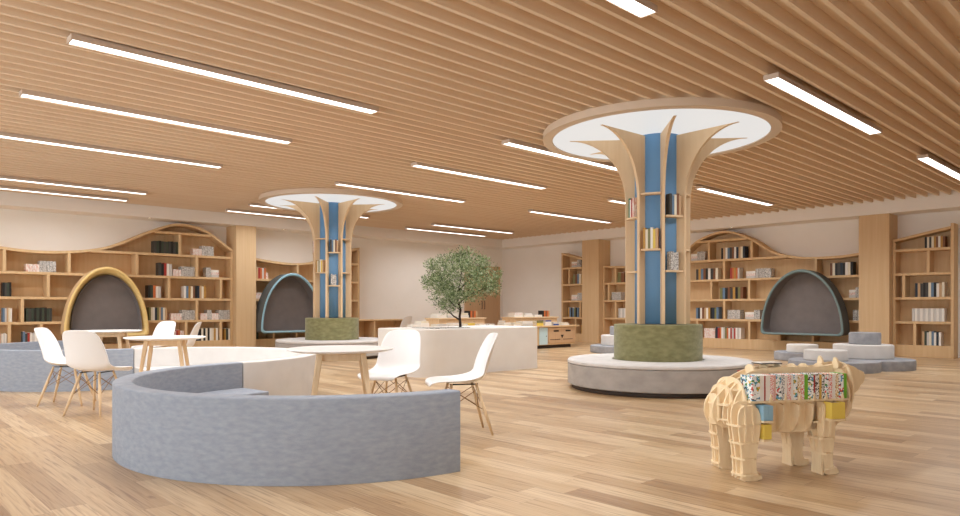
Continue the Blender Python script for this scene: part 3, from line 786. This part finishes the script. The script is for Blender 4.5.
# ---------------------------------------------------------------- stacked round poufs
def pouf(name, label, m, f, r, rad, z0, z1, cat, group=None):
    o = MB().lathe([(rad-.012, z0), (rad, z0+.01), (rad, z1-.02), (rad-.006, z1-.006), (rad-.02, z1)], 64).build(name, m, loc=(*P(f, r), 0)); sharp(o, 40)
    tag(o, label, cat, group)
G2 = 'round poufs'
def blob(label, cs, rad, h):       # low platform whose footprint is two overlapping discs
    m = MB(); (ax, ay), (bx, by) = [P(*c) for c in cs]; o = Vector(((ax+bx)/2, (ay+by)/2, 0))
    d = math.hypot(bx-ax, by-ay); th = math.atan2(by-ay, bx-ax); al = math.acos(d/2/rad); pts = []
    for (cx, cy, s) in ((bx, by, th), (ax, ay, th+PI)):
        sp = PI-al
        pts += [(cx + rad*math.cos(s-sp+2*sp*k/48) - o.x, cy + rad*math.sin(s-sp+2*sp*k/48) - o.y) for k in range(48)]
    ctr = lambda k: pts
    ins = [(x*.985, y*.985) for x, y in pts]
    m.rings([[(x, y, 0) for x, y in pts], [(x, y, h-.018) for x, y in pts], [(x*.994, y*.994, h-.004) for x, y in pts], [(x, y, h) for x, y in ins]])
    q = sharp(m.build('low_platform', M['slate'], loc=o), 40); tag(q, label, 'platform')
blob('low grey double-round platform carrying two white poufs before the grey pod', ((11.46, 5.87), (11.85, 6.68)), .69, .165)
pouf('pouf', 'small white pouf on the front of the low double platform', M['ivory'], 11.5, 5.76, .335, .167, .335, 'pouf', G2)
pouf('pouf', 'wide white pouf carrying a grey one on the low double platform', M['ivory'], 12.0, 6.66, .47, .167, .40, 'pouf', G2)
pouf('pouf', 'grey felt pouf on top of the wide white pouf by the right pillar', M['slate'], 12.05, 6.72, .25, .402, .605, 'pouf', G2)
pouf('low_platform', 'small low grey round platform behind the double one, before the grey pod', M['slate'], 13.7, 6.38, .5, 0, .165, 'platform')
pouf('pouf', 'white pouf on the small low platform before the grey pod', M['ivory'], 13.55, 6.33, .285, .167, .32, 'pouf', G2)
pouf('low_platform', 'low grey round platform half hidden behind the near right column', M['slate'], 16.1, 3.3, .72, 0, .165, 'platform')
pouf('pouf', 'white pouf half hidden behind the near right column', M['ivory'], 16.15, 3.3, .46, .167, .4, 'pouf', G2)
pouf('pouf', 'small grey pouf on top of the half hidden white pouf', M['slate'], 16.2, 3.3, .25, .402, .6, 'pouf', G2)

# ---------------------------------------------------------------- plywood bear bookcase
BD = (.22, .975); bx, by = P(4.28, 1.407); brot = head(*BD)
B = thing('bear_bookcase', 'interlocking plywood bookcase shaped like a walking bear, lower right', 'bookcase', (bx, by, 0), brot)
# local: +x towards the head, -y is the viewer's side
XZ = lambda u, v, w: (u, w, v); YZ = lambda u, v, w: (w, u, v); XY = lambda u, v, w: (u, v, w)
th = .006
def smooth(poly, it=2):
    for _ in range(it):
        out = []
        for i, p in enumerate(poly):
            q = poly[(i+1) % len(poly)]
            out += [(p[0]*.75+q[0]*.25, p[1]*.75+q[1]*.25), (p[0]*.25+q[0]*.75, p[1]*.25+q[1]*.75)]
        poly = out
    return poly
def plate(name, poly, fn, w, par=B, sm=2, t=th):
    return MB().prism(smooth(poly, sm) if sm else poly, fn, w-t, w+t).build(name, M['ply'], par)
body = [(.005, .36), (.01, .44), (.04, .49), (.1, .545), (.2, .605), (.32, .655), (.55, .66), (.72, .655), (.82, .66), (.87, .675), (.93, .68), (.99, .665), (1.03, .638), (1.09, .622), (1.11, .59), (1.09, .54), (1.02, .5), (.98, .43), (.93, .37),
        (.86, .31), (.72, .265), (.5, .245), (.34, .26), (.2, .29), (.06, .29)]
for yy in (-.045, .045): plate('body_profile', body, XZ, yy)
SHZB = .472
for yy in (-.125, .125): plate('flank_panel', [(.1, .33), (.12, .462), (.9, .462), (.95, .42), (.9, .33), (.75, .275), (.5, .26), (.3, .275), (.16, .3)], XZ, yy, sm=1)
plate('book_shelf', [(.17, -.2), (.86, -.19), (.86, .19), (.17, .2)], XY, SHZB-th-.001, sm=0)
for k, x in enumerate((.30, .40, .50, .60, .685, .80)):
    w = .19 - .012*abs(x-.5)*4; zb = .24 + .06*abs(x-.55)
    plate('rib', [(-w*.5, zb), (w*.5, zb), (w*.98, .31), (w*1.1, .39), (w*1.05, .458), (-w*1.05, .458), (-w*1.1, .39), (-w*.98, .31)], YZ, x, sm=1)
    plate('spine_rib', [(-.052, .475), (.052, .475), (.052, .65), (.02, .676), (-.02, .676), (-.052, .65)], YZ, x, sm=1)
    plate('rib_point', [(-.008, 0), (.014, 0), (.003, .045)], lambda u, v, q: (u+x, q, v+.468), -.2065, sm=0, t=.004)
for x, w, zb, zt in ((.045, .07, .31, .50), (.1, .125, .30, .555), (.16, .165, .29, .60), (.215, .18, .3, .455), (.88, .17, .31, .665), (.94, .14, .36, .685)):
    plate('rib', [(-w*.6, zb), (w*.6, zb), (w*1.05, (zb+zt)/2-.05), (w*1.02, (zb+zt)/2+.05), (w*.62, zt), (-w*.62, zt), (-w*1.02, (zb+zt)/2+.05), (-w*1.05, (zb+zt)/2-.05)], YZ, x)
for s in (-1, 1):                                             # stepped arcs of the rump
    plate('rump_panel', [(.07, .30), (.05, .38), (.07, .48), (.12, .55), (.17, .585), (.175, .5), (.17, .36), (.14, .29)], XZ, s*.085)
    plate('rump_panel', [(.1, .31), (.085, .4), (.11, .48), (.14, .53), (.175, .545), (.178, .46), (.175, .36), (.15, .3)], XZ, s*.13)
for z, a, b, w in ((.35, .03, .26, .13), (.44, .03, .27, .14), (.53, .09, .17, .11)):
    plate('rump_layer', [(a, -w*.5), (a+.05, -w), (b, -w*1.1), (b, w*1.1), (a+.05, w), (a, w*.5)], XY, z, sm=1)
for x, w, h in ((.94, .1, .115), (.99, .085, .095), (1.04, .06, .065)):
    plate('head_rib', [(w*math.cos(a),   .575 - (x-.94)*.1 + h*math.sin(a)) for a in [2*PI*k/14 for k in range(14)]], YZ, x, sm=1)
for yy in (-.08, .08):
    plate('head_profile', [(.955+.095*math.cos(a), .57+.095*math.sin(a)) for a in [2*PI*i/14 for i in range(14)]], XZ, yy, sm=1)
plate('head_layer', [(.88, -.09), (.98, -.095), (1.06, -.05), (1.125, -.035), (1.125, .035), (1.06, .05), (.98, .095), (.88, .09)], XY, .607, sm=1)
for yy in (-.07, .07):
    plate('ear', [(yy-.03, .645), (yy+.03, .645), (yy+.022, .7), (yy+.006, .722), (yy-.022, .69)], YZ, .87, sm=1)
hind = [(-.01, .47), (-.035, .4), (-.02, .28), (.0, .16), (.008, .05), (.0, 0), (.165, 0), (.165, .028), (.12, .045), (.115, .12), (.13, .22), (.15, .32), (.155, .4), (.12, .47)]
fore = [(.0, .46), (-.02, .37), (-.005, .25), (.03, .12), (.045, .03), (.04, 0), (.165, 0), (.165, .028), (.115, .045), (.11, .12), (.13, .24), (.14, .36), (.12, .46)]
def leg(name, shape, x0, lat):
    prof = smooth(shape, 1); s = 1 if lat > 0 else -1
    def span(z):
        xs = [x1 + (z-z1)/(z2-z1)*(x2-x1) for (x1, z1), (x2, z2) in zip(prof, prof[1:]+prof[:1]) if (z1-z)*(z2-z) < 0]
        return (min(xs), max(xs))
    lg = MB().prism([(x+x0, z) for x, z in prof], XZ, lat-th, lat+th).build(name, M['ply'], B)
    mid = .07
    sq = lambda k, f: [(mid + (x-mid)*k + x0, z*f if z > .06 else z) for x, z in shape]
    plate('leg_panel', sq(.82, .95), XZ, lat + s*.045, lg, 1)
    plate('leg_panel', sq(.92, 1), XZ, lat - s*.045, lg, 1)
    for z in (.035, .13, .225, .33):
        a, b = span(z); o = lat + s*.052; i = lat - s*.052
        plate('leg_layer', [(a+x0-.002, i), (b+x0+.008, i), (b+x0+.01, lat), (b+x0-.01, o), (b+x0-.03, o+s*.012), (a+x0+.02, o+s*.012), (a+x0+.004, o), (a+x0-.006, lat)], XY, z, lg, 0)
    for fr in (.28, .7):
        zs = [.0, .06, .14, .24, .34, .45]; ws = [.05, .043, .045, .056, .066, .05]
        pl = [(lat+w, z) for z, w in zip(zs, ws)] + [(lat-w, z) for z, w in reversed(list(zip(zs, ws)))]
        plate('leg_rib', pl, YZ, x0 + fr*.12, lg, 0)
    return lg
leg('hind_leg', hind, .09, -.165); leg('hind_leg', hind, .14, .15)
leg('front_leg', fore, .655, -.125); leg('front_leg', fore, .63, .125)
Bm = Matrix.Translation((bx, by, 0)) @ Matrix.Rotation(brot, 4, 'Z')
seq = ['multicoloured', 'white', 'red', 'white', 'red lettered white', 'pink', 'multicoloured', 'black and white', 'white', 'red lettered white', 'white', 'multicoloured', 'gold dotted white', 'red lettered white', 'lime green',
       'multicoloured', 'red', 'black and white', 'gold', 'black and white', 'multicoloured', 'red lettered white', 'white', 'gold dotted white', 'multicoloured', 'lime green']
wd = [1.9, 1, .35, 1.1, .9, .5, 1.3, .8, .7, .9, .6, 1, .8, .9, .9, 1.4, .4, 1, .6, .8, 1, .9, .8, .8, 1.3, .8]
tot = sum(wd); x = .182; W = .66
for i, (c, w) in enumerate(zip(seq, wd)):
    ww = w/tot*W
    p = Bm @ Vector((x+ww/2, -.197, SHZB)); x += ww
    book(c, ww-.0012, .12, .15 + (.002 if i % 2 else 0), p, brot, f'{c} book, {ORD[i]} from left in the row on the bear bookcase', 'picture books on the near side of the bear')
x = .34
for i, c in enumerate(['red', 'yellow', 'white', 'light blue', 'lime green', 'white', 'gold']):
    p = Bm @ Vector((x+.038, .197, SHZB)); x += .077
    book(c, .074, .12, .148, p, brot+PI, f'{c} book, {ORD[i]} from the tail along the far side of the bear', 'picture books on the far side of the bear')
for z, xa, xb in ((.352, .226, .292), (.240, .226, .292), (.346, .692, .795)):
    plate('small_shelf', [(xa, -.245), (xb, -.245), (xb, -.131), (xa, -.131)], XY, z, sm=0)
for i in (0, 1):
    p = Bm @ Vector((.243+i*.033, -.243, .3595))
    book('light blue', .031, .1, .088, p, brot, f'light blue book, {["left", "right"][i]} of the pair below the row on the bear', 'small books inside the bear')
book('yellow', .05, .09, .088, Bm @ Vector((.26, -.238, .2475)), brot, 'small yellow book under the light blue pair inside the bear', 'small books inside the bear')
book('yellow', .094, .07, .1, Bm @ Vector((.744, -.243, .3535)), brot, 'square yellow book by the front leg of the bear', 'small books inside the bear')
ob = MB()
ob.box(-.075, -.002, -.05, .05, 0, .006).box(.002, .075, -.05, .05, 0, .006).box(-.072, -.004, -.047, .047, .0065, .011, 1).box(.004, .072, -.047, .047, .0065, .011, 1)
p = Bm @ Vector((.42, .0, .6775)); o = ob.build('open_book', [BOOK['charcoal'], M['page']], loc=p, rotz=brot)
tag(o, 'open book with dark cover lying on top of the back of the bear', 'book')

fb = FAR.build('distant_books', FARM, kind='stuff')
tag(fb, 'distant books packed in small rows on the farthest and lowest shelves', 'books')

# ---------------------------------------------------------------- light and camera
w = bpy.data.worlds.new('daylight'); bpy.context.scene.world = w; w.use_nodes = True
bg = w.node_tree.nodes['Background']; bg.inputs[0].default_value = (.9, .96, 1.0, 1); bg.inputs[1].default_value = 2.7
cam = bpy.data.cameras.new('camera'); co = bpy.data.objects.new('camera', cam); C.objects.link(co)
cam.sensor_width = 36; cam.lens = 690/960*36; cam.shift_y = 50/960; cam.clip_end = 100
co.location = (0, 0, EYE); co.rotation_euler = (PI/2, 0, ANG - PI/2)
sc = bpy.context.scene; sc.camera = co
vs = sc.view_settings; vs.view_transform = 'Standard'; vs.look = 'None'; vs.exposure = .22; vs.gamma = 1; vs.use_curve_mapping = False
sc.cycles.use_denoising = True; sc.cycles.max_bounces = 10; sc.cycles.diffuse_bounces = 8; sc.cycles.sample_clamp_indirect = 6
